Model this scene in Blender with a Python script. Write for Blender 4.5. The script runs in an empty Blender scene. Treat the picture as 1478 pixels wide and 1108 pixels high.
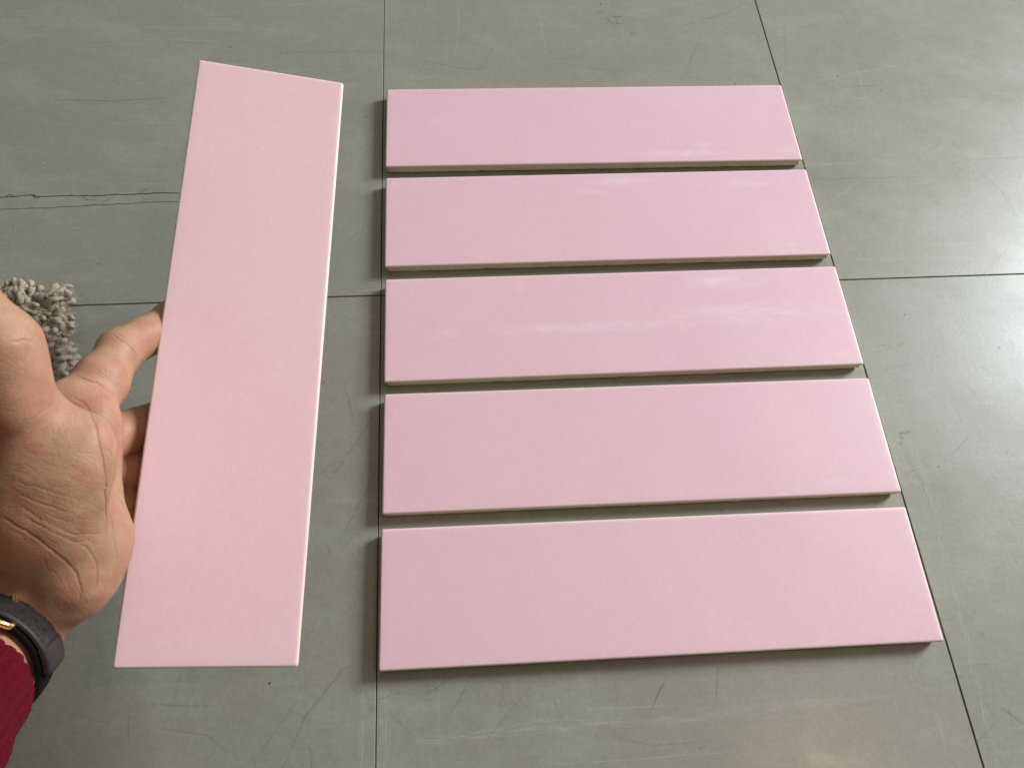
import bpy, bmesh, math, random
import numpy as np
from mathutils import Vector, Matrix, noise
random.seed(7)
RNG = np.random.RandomState(7)
scene = bpy.context.scene
C = scene.collection

# ------------------------------------------------------------------ camera
CAM_H = 0.43168
FPX = 1122.1
M2 = np.array([[0.997161, 0.040874, -0.063233],
               [-0.064639, 0.895409, -0.440528],
               [0.038613, 0.443365, 0.895509]])
cam_d = bpy.data.cameras.new('camera')
cam = bpy.data.objects.new('camera', cam_d)
C.objects.link(cam)
mw = Matrix([list(r) + [0] for r in M2] + [[0, 0, 0, 1]])
mw.translation = Vector((0, 0, CAM_H))
cam.matrix_world = mw
cam_d.sensor_fit = 'HORIZONTAL'
cam_d.sensor_width = 36
cam_d.lens = 36 * FPX / 1478
cam_d.clip_start = 0.01
cam_d.clip_end = 50
cam_d.dof.use_dof = True
cam_d.dof.focus_distance = 0.46
cam_d.dof.aperture_fstop = 24
scene.camera = cam

# ------------------------------------------------------------------ room light
world = bpy.data.worlds.new('World')
scene.world = world
world.use_nodes = True
wt = world.node_tree
for n in list(wt.nodes):
    wt.nodes.remove(n)
wo = wt.nodes.new('ShaderNodeOutputWorld')
wb = wt.nodes.new('ShaderNodeBackground')
wg = wt.nodes.new('ShaderNodeTexCoord')
wd = wt.nodes.new('ShaderNodeVectorMath'); wd.operation = 'DOT_PRODUCT'
wd.inputs[1].default_value = Vector((0.62, 0.52, 0.59)).normalized()
wm = wt.nodes.new('ShaderNodeMapRange')
wm.inputs['From Min'].default_value = -0.8
wm.inputs['From Max'].default_value = 1.0
wr = wt.nodes.new('ShaderNodeValToRGB')
wr.color_ramp.elements[0].position = 0.0
wr.color_ramp.elements[0].color = (0.055, 0.040, 0.026, 1)
wr.color_ramp.elements[1].position = 1.0
wr.color_ramp.elements[1].color = (0.62, 0.66, 0.68, 1)
e = wr.color_ramp.elements.new(0.5)
e.color = (0.16, 0.130, 0.090, 1)
wt.links.new(wg.outputs['Generated'], wd.inputs[0])
wt.links.new(wd.outputs['Value'], wm.inputs['Value'])
wt.links.new(wm.outputs['Result'], wr.inputs['Fac'])
wt.links.new(wr.outputs['Color'], wb.inputs['Color'])
wb.inputs['Strength'].default_value = 0.64
wt.links.new(wb.outputs['Background'], wo.inputs['Surface'])


def area_light(name, loc, target, sx, sy, power, color):
    ld = bpy.data.lights.new(name, 'AREA')
    ld.shape = 'RECTANGLE'
    ld.size, ld.size_y = sx, sy
    ld.energy = power
    ld.color = color
    o = bpy.data.objects.new(name, ld)
    C.objects.link(o)
    o.location = loc
    o.rotation_euler = (Vector(target) - Vector(loc)).to_track_quat('-Z', 'Y').to_euler()
    return o


# the window to the right and a little beyond the tiles, and one warm ceiling lamp
area_light('window_light', (2.9, 1.5, 1.75), (0.05, 0.2, 0), 1.0, 1.3, 170, (0.91, 0.968, 1.0))
area_light('ceiling_lamp', (0.95, -0.05, 1.90), (0.17, 0, 0), 0.08, 0.08, 3.0, (1.0, 0.62, 0.32))

vs = scene.view_settings
vs.view_transform = 'Standard'
vs.look = 'None'
vs.exposure = 0.08
vs.gamma = 1.0
vs.use_curve_mapping = False
scene.cycles.max_bounces = 8

# ------------------------------------------------------------------ helpers
F32 = np.float64


def P(px, py, z):
    """photo pixel + depth along the view axis (m) -> point in camera axes"""
    return np.array([(px - 739) * z / FPX, -(py - 554) * z / FPX, -z])


def to_world(p):
    return np.asarray(p) @ M2.T + np.array([0, 0, CAM_H])


def on_plane(px, py, z=0.0):
    r = M2 @ np.array([(px - 739) / FPX, -(py - 554) / FPX, -1.0])
    t = (z - CAM_H) / r[2]
    return np.array([0, 0, CAM_H]) + t * r


def mesh_obj(name, verts, faces, mat=None, parent=None, smooth=True, mesh=None):
    if mesh is None:
        mesh = bpy.data.meshes.new(name)
        mesh.from_pydata([tuple(map(float, v)) for v in verts], [], [tuple(map(int, f)) for f in faces])
        if smooth:
            mesh.polygons.foreach_set('use_smooth', [True] * len(mesh.polygons))
        if mat:
            mesh.materials.append(mat)
        mesh.update()
    o = bpy.data.objects.new(name, mesh)
    C.objects.link(o)
    if parent:
        o.parent = parent
    return o


def empty(name, loc=(0, 0, 0), rot=None):
    o = bpy.data.objects.new(name, None)
    o.empty_display_size = 0.02
    C.objects.link(o)
    o.location = loc
    if rot is not None:
        o.rotation_euler = rot
    return o


def tag(o, label=None, cat=None, group=None, kind=None):
    for k, v in (('label', label), ('category', cat), ('group', group), ('kind', kind)):
        if v:
            o[k] = v
    return o


class NT:
    def __init__(self, name):
        self.m = bpy.data.materials.new(name)
        self.m.use_nodes = True
        self.t = self.m.node_tree
        self.b = self.t.nodes['Principled BSDF']
        self.out = self.t.nodes['Material Output']

    def n(self, kind, **kw):
        nd = self.t.nodes.new('ShaderNode' + kind)
        for k, v in kw.items():
            if hasattr(nd, k):
                setattr(nd, k, v)
            else:
                nd.inputs[k.replace('_', ' ')].default_value = v
        return nd

    def l(self, a, b):
        self.t.links.new(a, b)

    def coord(self, which='Object'):
        if which == 'World':
            return self.n('NewGeometry').outputs['Position']
        return self.n('TexCoord').outputs[which]

    def noise(self, vec, scale, detail=4, rough=0.55, stretch=None, rot=0, offset=(0, 0, 0)):
        if stretch or rot or any(offset):
            if rot:
                mr = self.n('Mapping')
                mr.inputs['Rotation'].default_value = (0, 0, rot)
                self.l(vec, mr.inputs['Vector'])
                vec = mr.outputs[0]
            mp = self.n('Mapping')
            mp.inputs['Scale'].default_value = stretch or (1, 1, 1)
            mp.inputs['Location'].default_value = offset
            self.l(vec, mp.inputs['Vector'])
            vec = mp.outputs[0]
        nn = self.n('TexNoise')
        nn.inputs['Scale'].default_value = scale
        nn.inputs['Detail'].default_value = detail
        nn.inputs['Roughness'].default_value = rough
        self.l(vec, nn.inputs['Vector'])
        return nn.outputs['Fac']

    def rng(self, val, a, b, c=0.0, d=1.0):
        mr = self.n('MapRange')
        mr.inputs['From Min'].default_value = a
        mr.inputs['From Max'].default_value = b
        mr.inputs['To Min'].default_value = c
        mr.inputs['To Max'].default_value = d
        self.l(val, mr.inputs['Value'])
        return mr.outputs['Result']

    def math(self, op, a, b=None):
        m = self.n('Math', operation=op)
        for i, v in enumerate((a, b)):
            if v is None:
                continue
            if isinstance(v, (int, float)):
                m.inputs[i].default_value = v
            else:
                self.l(v, m.inputs[i])
        return m.outputs[0]

    def mix(self, fac, a, b, blend='MIX'):
        m = self.n('Mix', data_type='RGBA', blend_type=blend)
        if isinstance(fac, (int, float)):
            m.inputs[0].default_value = fac
        else:
            self.l(fac, m.inputs[0])
        for i, v in ((6, a), (7, b)):
            if isinstance(v, tuple):
                m.inputs[i].default_value = v + (1,) if len(v) == 3 else v
            else:
                self.l(v, m.inputs[i])
        return m.outputs[2]

    def bump(self, h, strength, dist, prev=None):
        bp = self.n('Bump')
        bp.inputs['Strength'].default_value = strength
        bp.inputs['Distance'].default_value = dist
        self.l(h, bp.inputs['Height'])
        if prev is not None:
            self.l(prev, bp.inputs['Normal'])
        return bp.outputs[0]


# ------------------------------------------------------------------ materials
TW, TLN, TH = 0.07448, 0.300, 0.0079


def mat_slab():
    k = NT('grey_green_slab')
    w = k.coord('World')
    big = k.noise(w, 5, 3)
    mid = k.noise(w, 28, 5, 0.6, offset=(3, 1, 0))
    fine = k.noise(w, 420, 3, 0.7)
    rnd = k.n('ObjectInfo').outputs['Random']
    c = k.mix(k.rng(big, 0.35, 0.65), (0.274, 0.260, 0.205), (0.316, 0.305, 0.248))
    c = k.mix(k.rng(mid, 0.35, 0.7, 0, 0.5), c, (0.315, 0.320, 0.270))
    c = k.mix(k.rng(rnd, 0, 1, 0, 0.22), c, (0.235, 0.250, 0.222))
    c = k.mix(k.rng(k.noise(w, 120, 4, 0.7, offset=(2, 8, 0)), 0.35, 0.7, 0, 0.4), c, (0.225, 0.218, 0.175))
    c = k.mix(k.rng(k.noise(w, 14, 5, 0.7, (1, 1.8, 1), 0.15, (6, 1, 0)), 0.50, 0.68, 0, 0.5), c, (0.350, 0.355, 0.315))
    c = k.mix(k.rng(fine, 0.3, 0.75, 0.0, 0.35), c, (0.150, 0.152, 0.130))
    # long faint wipe streaks and hairline scratches in several directions
    for rot, sc, st, off, th, col, amt in ((0.03, 1, (5, 300, 1), (0, 0, 0), 0.62, (0.42, 0.44, 0.40), 0.18),
                                           (-0.02, 1, (14, 520, 1), (7, 3, 0), 0.66, (0.11, 0.11, 0.09), 0.25),
                                           (1.25, 1, (9, 600, 1), (2, 9, 0), 0.69, (0.10, 0.10, 0.085), 0.22),
                                           (1.62, 1, (7, 420, 1), (4, 5, 0), 0.67, (0.46, 0.48, 0.45), 0.13),
                                           (0.75, 1, (12, 700, 1), (8, 1, 0), 0.70, (0.10, 0.10, 0.08), 0.2),
                                           (-0.9, 1, (10, 650, 1), (1, 6, 0), 0.71, (0.44, 0.46, 0.42), 0.14)):
        s = k.noise(w, sc, 2, 0.5, st, rot, off)
        f = k.rng(s, th, th + 0.05, 0, amt)
        gate = k.rng(k.noise(w, 16, 2, 0.5, offset=(off[0] * 3, off[1], 5)), 0.5, 0.62)
        c = k.mix(k.math('MULTIPLY', f, gate), c, col)
    spk = k.n('TexVoronoi', feature='F1')
    spk.inputs['Scale'].default_value = 95
    k.l(w, spk.inputs['Vector'])
    pick = k.n('SeparateColor')
    k.l(spk.outputs['Color'], pick.inputs[0])
    dot = k.math('MULTIPLY', k.rng(spk.outputs['Distance'], 0.05, 0.09, 1, 0), k.rng(pick.outputs[0], 0.93, 0.95))
    c = k.mix(k.math('MULTIPLY', dot, 0.75), c, (0.05, 0.045, 0.035))
    dot2 = k.math('MULTIPLY', k.rng(spk.outputs['Distance'], 0.04, 0.08, 1, 0), k.rng(pick.outputs[1], 0.96, 0.97))
    c = k.mix(k.math('MULTIPLY', dot2, 0.6), c, (0.5, 0.5, 0.46))
    k.l(c, k.b.inputs['Base Color'])
    k.l(k.rng(k.noise(w, 11, 5, 0.65, (1, 1.6, 1), 0.3), 0.3, 0.75, 0.30, 0.50), k.b.inputs['Roughness'])
    k.b.inputs['Specular IOR Level'].default_value = 0.45
    k.b.inputs['Coat Weight'].default_value = 0.16
    k.l(k.rng(k.noise(w, 23, 5, 0.7, (1, 2, 1), 0.2), 0.3, 0.7, 0.15, 0.30), k.b.inputs['Coat Roughness'])
    bp = k.bump(k.noise(w, 60, 4, 0.6), 0.12, 0.0006)
    bp = k.bump(fine, 0.25, 0.0002, bp)
    k.l(bp, k.b.inputs['Normal'])
    return k.m


def _sm(px, py, hl, hw, st):
    r_ = M2 @ np.array([(px - 739) / FPX, -(py - 554) / FPX, -1.0])
    t_ = (0.0083 - CAM_H) / r_[2]
    return (t_ * r_[0], t_ * r_[1], hl, hw, st)


SMUDGES = [_sm(980, 221, 0.045, 0.0042, 0.75), _sm(1025, 209, 0.018, 0.0030, 0.6), _sm(1130, 216, 0.010, 0.005, 0.55),
           _sm(634, 176, 0.012, 0.004, 0.35), _sm(890, 262, 0.030, 0.0055, 0.75), _sm(1080, 264, 0.030, 0.005, 0.4),
           _sm(850, 277, 0.02, 0.004, 0.4), _sm(1140, 353, 0.006, 0.0016, 0.6), _sm(568, 268, 0.005, 0.004, 0.4),
           _sm(850, 472, 0.085, 0.0050, 0.7), _sm(1090, 452, 0.065, 0.0095, 0.75), _sm(1045, 405, 0.035, 0.0085, 0.65),
           _sm(750, 416, 0.006, 0.004, 0.5), _sm(640, 482, 0.035, 0.004, 0.35), _sm(1125, 472, 0.012, 0.0025, 0.5),
           _sm(1215, 511, 0.008, 0.003, 0.4), _sm(1215, 693, 0.015, 0.003, 0.35), _sm(1000, 150, 0.03, 0.012, 0.2)]


def mat_glaze():
    k = NT('pink_satin_glaze')
    o = k.coord('Object')
    w = k.coord('World')
    big = k.noise(w, 9, 3, 0.5)
    fine = k.noise(w, 900, 2, 0.7)
    c = k.mix(k.rng(big, 0.32, 0.68), (0.765, 0.482, 0.552), (0.790, 0.515, 0.580))
    c = k.mix(k.rng(k.n('ObjectInfo').outputs['Random'], 0, 1, 0, 0.16), c, (0.80, 0.56, 0.59))
    c = k.mix(k.rng(fine, 0.3, 0.75, 0, 0.45), c, (0.70, 0.44, 0.50))
    c = k.mix(k.rng(k.noise(w, 420, 3, 0.7, offset=(5, 0, 0)), 0.45, 0.7, 0, 0.30), c, (0.84, 0.60, 0.66))
    c = k.mix(k.rng(k.noise(w, 70, 4, 0.6, offset=(1, 4, 0)), 0.45, 0.75, 0, 0.25), c, (0.74, 0.47, 0.53))
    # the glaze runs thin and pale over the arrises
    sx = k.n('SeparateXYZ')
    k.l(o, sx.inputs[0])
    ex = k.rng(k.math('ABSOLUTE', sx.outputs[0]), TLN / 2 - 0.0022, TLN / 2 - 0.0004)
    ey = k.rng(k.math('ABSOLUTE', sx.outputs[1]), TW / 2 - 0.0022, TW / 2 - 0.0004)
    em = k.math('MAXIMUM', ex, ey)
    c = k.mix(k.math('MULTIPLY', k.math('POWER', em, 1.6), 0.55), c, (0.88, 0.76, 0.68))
    spk = k.n('TexVoronoi', feature='F1')
    spk.inputs['Scale'].default_value = 60
    k.l(w, spk.inputs['Vector'])
    pick = k.n('SeparateColor')
    k.l(spk.outputs['Color'], pick.inputs[0])
    dot = k.math('MULTIPLY', k.rng(spk.outputs['Distance'], 0.020, 0.034, 1, 0), k.rng(pick.outputs[0], 0.95, 0.96))
    c = k.mix(k.math('MULTIPLY', dot, 0.45), c, (0.33, 0.20, 0.20))
    # chalky wipe marks left on the upper three laid tiles (centre, half length, half width, strength)
    total = None
    for cx, cy, a, b, st in SMUDGES:
        mp = k.n('Mapping')
        mp.inputs['Scale'].default_value = (1 / a, 1 / b, 25)
        mp.inputs['Location'].default_value = (-cx / a, -cy / b, -25 * 0.0085)
        k.l(w, mp.inputs['Vector'])
        ln = k.n('VectorMath', operation='LENGTH')
        k.l(mp.outputs[0], ln.inputs[0])
        f = k.rng(ln.outputs['Value'], 0.25, 1.0, st, 0)
        total = f if total is None else k.math('MAXIMUM', total, f)
    stk = k.noise(w, 1, 5, 0.68, (46, 170, 1), 0, (3, 2, 0))
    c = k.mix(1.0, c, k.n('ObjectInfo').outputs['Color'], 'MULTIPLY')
    sm = k.math('MULTIPLY', total, k.rng(stk, 0.36, 0.74, 0, 0.60))
    c = k.mix(sm, c, (0.93, 0.84, 0.88))
    k.l(c, k.b.inputs['Base Color'])
    k.l(k.rng(k.noise(w, 30, 4, 0.6), 0.3, 0.7, 0.40, 0.52), k.b.inputs['Roughness'])
    k.b.inputs['Specular IOR Level'].default_value = 0.5
    bp = k.bump(k.noise(w, 25, 2, 0.5), 0.15, 0.0008)
    bp = k.bump(fine, 0.18, 0.0001, bp)
    k.l(bp, k.b.inputs['Normal'])
    return k.m


def mat_bisque():
    k = NT('cream_bisque_clay')
    w = k.coord('World')
    c = k.mix(k.rng(k.noise(w, 180, 4, 0.7), 0.3, 0.7), (0.66, 0.53, 0.39), (0.80, 0.69, 0.54))
    c = k.mix(k.rng(k.noise(w, 30, 3, 0.6, (1, 1, 3)), 0.55, 0.75, 0, 0.35), c, (0.50, 0.40, 0.29))
    k.l(c, k.b.inputs['Base Color'])
    k.b.inputs['Roughness'].default_value = 0.85
    k.l(k.bump(k.noise(w, 700, 3, 0.7), 0.5, 0.0003), k.b.inputs['Normal'])
    return k.m


def mat_decal(name, col, strength, st=(200, 2), th=(0.42, 0.6), soft=1.0, broad=False):
    """worn mark: uv.x runs along the mark in metres, uv.y across 0..1"""
    k = NT(name)
    uv = k.n('UVMap').outputs[0]
    sp = k.n('SeparateXYZ')
    k.l(uv, sp.inputs[0])
    v = k.math('ABSOLUTE', k.math('SUBTRACT', k.math('MULTIPLY', sp.outputs[1], 2.0), 1.0))
    prof = k.math('POWER', k.math('SUBTRACT', 1.0, k.math('MINIMUM', v, 1.0)), soft)
    if broad:
        prof = k.math('POWER', k.math('SUBTRACT', 1.0, k.math('MULTIPLY', v, v)), 1.5)
    nz = k.noise(uv, 1, 4, 0.7, (st[0], st[1], 1), 0, (random.random() * 9, 0, 0))
    w = k.coord('World')
    nz2 = k.noise(w, 900, 2, 0.7)
    a = k.math('MULTIPLY', prof, k.rng(nz, th[0], th[1]))
    a = k.math('MULTIPLY', a, k.rng(nz2, 0.3, 0.6, 0.35, 1))
    a = k.math('MULTIPLY', a, strength)
    k.b.inputs['Base Color'].default_value = col + (1,)
    k.b.inputs['Roughness'].default_value = 0.6
    k.l(a, k.b.inputs['Alpha'])
    return k.m


def mat_skin():
    k = NT('skin')
    w = k.coord('Object')
    big = k.noise(w, 38, 4, 0.6)
    blot = k.noise(w, 120, 4, 0.65, offset=(4, 2, 1))
    fine = k.noise(w, 900, 3, 0.7)
    c = k.mix(k.rng(big, 0.40, 0.60), (0.390, 0.225, 0.130), (0.475, 0.232, 0.145))
    c = k.mix(k.rng(blot, 0.42, 0.7, 0, 0.45), c, (0.56, 0.335, 0.225))
    c = k.mix(k.rng(k.noise(w, 75, 3, 0.6, offset=(9, 9, 2)), 0.50, 0.66, 0, 0.65), c, (0.43, 0.165, 0.110))
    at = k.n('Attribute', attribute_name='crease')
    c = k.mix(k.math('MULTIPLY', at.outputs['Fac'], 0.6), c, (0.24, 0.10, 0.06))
    c = k.mix(k.rng(fine, 0.35, 0.75, 0, 0.40), c, (0.30, 0.145, 0.085))
    k.l(c, k.b.inputs['Base Color'])
    k.b.inputs['Roughness'].default_value = 0.52
    k.b.inputs['Specular IOR Level'].default_value = 0.42
    k.b.inputs['Subsurface Weight'].default_value = 0.24
    k.b.inputs['Subsurface Radius'].default_value = (1.0, 0.35, 0.18)
    k.b.inputs['Subsurface Scale'].default_value = 0.004
    v = k.n('TexVoronoi', feature='DISTANCE_TO_EDGE')
    v.inputs['Scale'].default_value = 620
    mp = k.n('Mapping')
    mp.inputs['Rotation'].default_value = (0, 0, 0.5)
    mp.inputs['Scale'].default_value = (0.55, 1.25, 1)
    k.l(w, mp.inputs['Vector'])
    k.l(mp.outputs[0], v.inputs['Vector'])
    bp = k.bump(k.rng(v.outputs['Distance'], 0.0, 0.12), 0.30, 0.00012)
    bp = k.bump(k.noise(w, 260, 4, 0.65, (0.35, 1, 1), 0.45), 0.32, 0.0005, bp)
    k.l(bp, k.b.inputs['Normal'])
    return k.m


def mat_plain(name, col, rough=0.6, metal=0.0, nscale=0, bstr=0.3, bdist=0.0003, col2=None, spec=0.5):
    k = NT(name)
    w = k.coord('Object')
    if col2:
        k.l(k.mix(k.rng(k.noise(w, nscale or 60, 4, 0.65), 0.35, 0.65), col, col2), k.b.inputs['Base Color'])
    else:
        k.b.inputs['Base Color'].default_value = col + (1,)
    k.b.inputs['Roughness'].default_value = rough
    k.b.inputs['Metallic'].default_value = metal
    k.b.inputs['Specular IOR Level'].default_value = spec
    if nscale:
        k.l(k.bump(k.noise(w, nscale, 4, 0.7), bstr, bdist), k.b.inputs['Normal'])
    return k.m


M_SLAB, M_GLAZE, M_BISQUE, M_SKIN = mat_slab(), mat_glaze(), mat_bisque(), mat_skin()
M_SUB = mat_plain('dark_joint_bed', (0.018, 0.017, 0.015), 0.9, 0, 200, 0.4, 0.001, (0.03, 0.028, 0.024))
M_LIGHT = mat_decal('pale_scratch', (0.62, 0.63, 0.58), 0.55, (180, 3), (0.36, 0.60))
M_DARK = mat_decal('dark_scratch', (0.045, 0.043, 0.034), 0.40, (120, 1), (0.30, 0.50), 0.7)
M_SMEAR = mat_decal('chalky_smear', (0.66, 0.68, 0.63), 0.42, (60, 7), (0.42, 0.70), 1.2, True)
M_CRACK = mat_decal('hairline_crack', (0.012, 0.011, 0.009), 0.95, (90, 1), (0.22, 0.42), 0.35)
M_STAIN = mat_decal('dark_stain', (0.05, 0.047, 0.035), 0.50, (150, 4), (0.38, 0.55), 0.8)

# ------------------------------------------------------------------ floor
SX0, SX1, SY = -0.05083, 0.25654, 0.28058
PW, PL = SX1 - SX0, 0.614
floor = mesh_obj('floor', [(-1.9, -1.3, -0.0042), (2.1, -1.3, -0.0042), (2.1, 2.1, -0.0042), (-1.9, 2.1, -0.0042)],
                 [(0, 1, 2, 3)], M_SUB, smooth=False)
tag(floor, 'grey green slab floor with thin dark joints and scratches', kind='structure')


def bevel_box(name, sx, sy, sz, bev, mat, segs=2, z0=0.0):
    bm = bmesh.new()
    bmesh.ops.create_cube(bm, size=1)
    for v in bm.verts:
        v.co = Vector((v.co.x * sx, v.co.y * sy, z0 + (v.co.z + 0.5) * sz))
    bmesh.ops.bevel(bm, geom=list(bm.edges), offset=bev, segments=segs, profile=0.5, affect='EDGES')
    me = bpy.data.meshes.new(name)
    bm.to_mesh(me)
    bm.free()
    me.materials.append(mat)
    return me


xs = [SX0 + PW * i for i in range(-5, 7)]
ys = [SY + PL * j for j in range(-2, 4)]
gapx = {5: 0.00050, 6: 0.00085}
slab_mesh = {}
for i in range(len(xs) - 1):
    for j in range(len(ys) - 1):
        g0, g1 = gapx.get(i, 0.0008), gapx.get(i + 1, 0.0008)
        x0, x1 = xs[i] + g0 / 2, xs[i + 1] - g1 / 2
        y0, y1 = ys[j] + 0.0004, ys[j + 1] - 0.0004
        key = (round(x1 - x0, 5), round(y1 - y0, 5))
        if key not in slab_mesh:
            slab_mesh[key] = bevel_box('floor_slab', x1 - x0, y1 - y0, 0.004, 0.00022, M_SLAB, 1, -0.004)
        o = mesh_obj('floor_slab', None, None, mesh=slab_mesh[key], parent=floor)
        o.location = ((x0 + x1) / 2, (y0 + y1) / 2, 0)

zc = [0.00006]


def ribbon_data(pts, width, z, jitter=0.0, n=None, taper=True):
    """flat strip through world xy points -> verts, faces, uvs"""
    pts = [np.array(p[:2], float) for p in pts]
    d = [0]
    for a, b in zip(pts, pts[1:]):
        d.append(d[-1] + np.linalg.norm(b - a))
    n = n or max(4, min(160, int(d[-1] / 0.0016)))
    ss = np.linspace(0, d[-1], n)
    X = np.interp(ss, d, [p[0] for p in pts])
    Y = np.interp(ss, d, [p[1] for p in pts])
    if jitter:
        wv = np.zeros(n)
        for f, a in ((90, 1), (260, 0.6), (700, 0.3)):
            ph = random.random() * 9
            wv += a * np.array([noise.noise(Vector((s * f, ph, 0.3))) for s in ss])
        T = np.array([pts[-1][0] - pts[0][0], pts[-1][1] - pts[0][1]])
        T /= np.linalg.norm(T)
        X += -T[1] * wv * jitter
        Y += T[0] * wv * jitter
    tx, ty = np.gradient(X), np.gradient(Y)
    L = np.hypot(tx, ty) + 1e-12
    nx, ny = -ty / L, tx / L
    v, f, uv = [], [], []
    for i in range(n):
        w = width / 2
        if taper:
            w *= 0.35 + 0.65 * math.sin(math.pi * (i + 0.5) / n) ** 0.5
        for s in (-1, 1):
            v.append((X[i] + s * nx[i] * w, Y[i] + s * ny[i] * w, z))
            uv.append((ss[i], (s + 1) / 2))
    for i in range(n - 1):
        f.append((2 * i, 2 * i + 1, 2 * i + 3, 2 * i + 2))
    return v, f, uv


def marks(name, items, mat, z, parent, label=None, plane=0.0):
    V, Fc, U = [], [], []
    for it in items:
        px, w = it[0], it[1]
        jit = it[2] if len(it) > 2 else 0.0
        zc[0] += 0.0000012
        v, f, uv = ribbon_data([on_plane(a, b, plane) for a, b in px], w, z + (zc[0] - 0.00006), jit)
        off = random.random() * 5
        b = len(V)
        V += v
        U += [(u[0] + off, u[1]) for u in uv]
        Fc += [tuple(q + b for q in t)[::-1] for t in f]
    o = mesh_obj(name, V, Fc, mat, parent, smooth=False)
    ul = o.data.uv_layers.new(name='UVMap')
    for lp in o.data.loops:
        ul.data[lp.index].uv = U[lp.vertex_index]
    if label:
        o['label'] = label
    o['kind'] = 'stuff'
    return o


marks('crack', [([(-80, 288), (20, 284), (46, 282), (60, 284), (120, 283), (180, 280), (258, 279), (330, 280), (395, 277)], 0.0010, 0.0011),
                ([(-80, 303), (0, 302), (70, 300), (100, 299), (130, 296), (190, 293), (258, 291), (330, 290)], 0.0006, 0.0009),
                ([(46, 282), (52, 287), (60, 284)], 0.0007, 0.0004), ([(118, 283), (126, 288), (140, 289)], 0.0004, 0.0004),
                ([(200, 280), (206, 275), (214, 273)], 0.0004, 0.0004), ([(8, 285), (14, 281), (22, 284)], 0.0008, 0.0004),
                ([(168, 281), (160, 287), (150, 290), (146, 294)], 0.0003, 0.0004), ([(98, 283), (104, 279)], 0.0005, 0.0003)],
      M_CRACK, 0.00010, floor, 'two parallel jagged hairline cracks across the slab')
marks('faint_crack', [([(1166, 258), (1200, 259), (1235, 257), (1290, 256), (1330, 256)], 0.0006, 0.0008),
                      ([(1390, 231), (1430, 229), (1500, 226)], 0.0005, 0.0006)], M_DARK, 0.00010, floor)
pale = [([(-30, 36), (60, 36), (140, 39), (260, 41), (405, 43)], 0.0012, 0.0004),
        ([(230, 56), (270, 59), (316, 60)], 0.0010, 0.0004),
        ([(1256, 136), (1283, 116)], 0.0010), ([(1215, 134), (1234, 132)], 0.0012), ([(1434, 136), (1448, 135)], 0.0014),
        ([(1400, 235), (1399, 262), (1402, 285)], 0.0011, 0.0003), ([(1320, 280), (1420, 274)], 0.0006, 0.0003),
        ([(1316, 404), (1332, 448), (1350, 500), (1372, 560), (1384, 600)], 0.0010, 0.0004),
        ([(1300, 420), (1316, 470), (1326, 520)], 0.0008, 0.0005),
        ([(1250, 445), (1262, 500)], 0.0008, 0.0003), ([(1325, 545), (1346, 568), (1349, 582)], 0.0011, 0.0003),
        ([(1265, 940), (1290, 1010), (1320, 1108)], 0.0007, 0.0003),
        ([(100, 330), (125, 328)], 0.0010), ([(193, 112), (203, 104)], 0.0008, 0.0002),
        ([(15, 380), (14, 372), (27, 359)], 0.0006, 0.0002),
        ([(777, 10), (782, 50), (790, 85)], 0.0010, 0.0006), ([(888, 10), (898, 45), (905, 90)], 0.0010, 0.0006),
        ([(660, 0), (662, 40), (655, 90)], 0.0011, 0.0006),
        ([(1020, 60), (1065, 20), (1080, 4)], 0.0006, 0.0005),
        ([(453, 920), (464, 886)], 0.0009, 0.0003), ([(445, 930), (455, 905)], 0.0006, 0.0003),
        ([(790, 1104), (900, 1096), (1060, 1084)], 0.0009, 0.0004),
        ([(1120, 165), (1180, 150), (1230, 152)], 0.0008, 0.0005), ([(1300, 180), (1440, 158)], 0.0006, 0.0005),
        ([(1440, 760), (1465, 820), (1478, 850)], 0.0009, 0.0004), ([(1440, 700), (1460, 745)], 0.0006, 0.0004),
        ([(1290, 640), (1320, 700), (1345, 770)], 0.0007, 0.0006),
        ([(500, 205), (548, 206)], 0.0008, 0.0003), ([(500, 268), (550, 269)], 0.0009, 0.0003),
        ([(1380, 640), (1420, 690)], 0.0006, 0.0004), ([(1440, 680), (1478, 640)], 0.0005, 0.0004)]
marks('pale_scratches', pale, M_LIGHT, 0.00006, floor)
smear = [([(600, 1070), (700, 1058), (830, 1044), (900, 1040)], 0.010, 0.001),
         ([(880, 1046), (1000, 1036), (1120, 1020), (1300, 1004)], 0.007, 0.001),
         ([(1276, 540), (1290, 590), (1310, 640), (1335, 690), (1350, 740)], 0.0060, 0.001),
         ([(1320, 640), (1345, 730), (1375, 850), (1410, 990), (1440, 1108)], 0.0050, 0.001),
         ([(1350, 1030), (1360, 1065)], 0.0042, 0.0004), ([(1345, 150), (1400, 145)], 0.004, 0.0006),
         ([(1425, 225), (1460, 300), (1478, 330)], 0.006, 0.001),
         ([(555, 990), (556, 1050), (552, 1108)], 0.010, 0.001), ([(524, 1000), (520, 1108)], 0.005, 0.001),
         ([(1200, 290), (1240, 262)], 0.004, 0.0006), ([(1180, 118), (1290, 96)], 0.005, 0.001),
         ([(400, 10), (470, 4)], 0.003, 0.0005), ([(1140, 240), (1240, 236)], 0.004, 0.0006)]
marks('chalky_smears', smear, M_SMEAR, 0.00016, floor)
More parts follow.
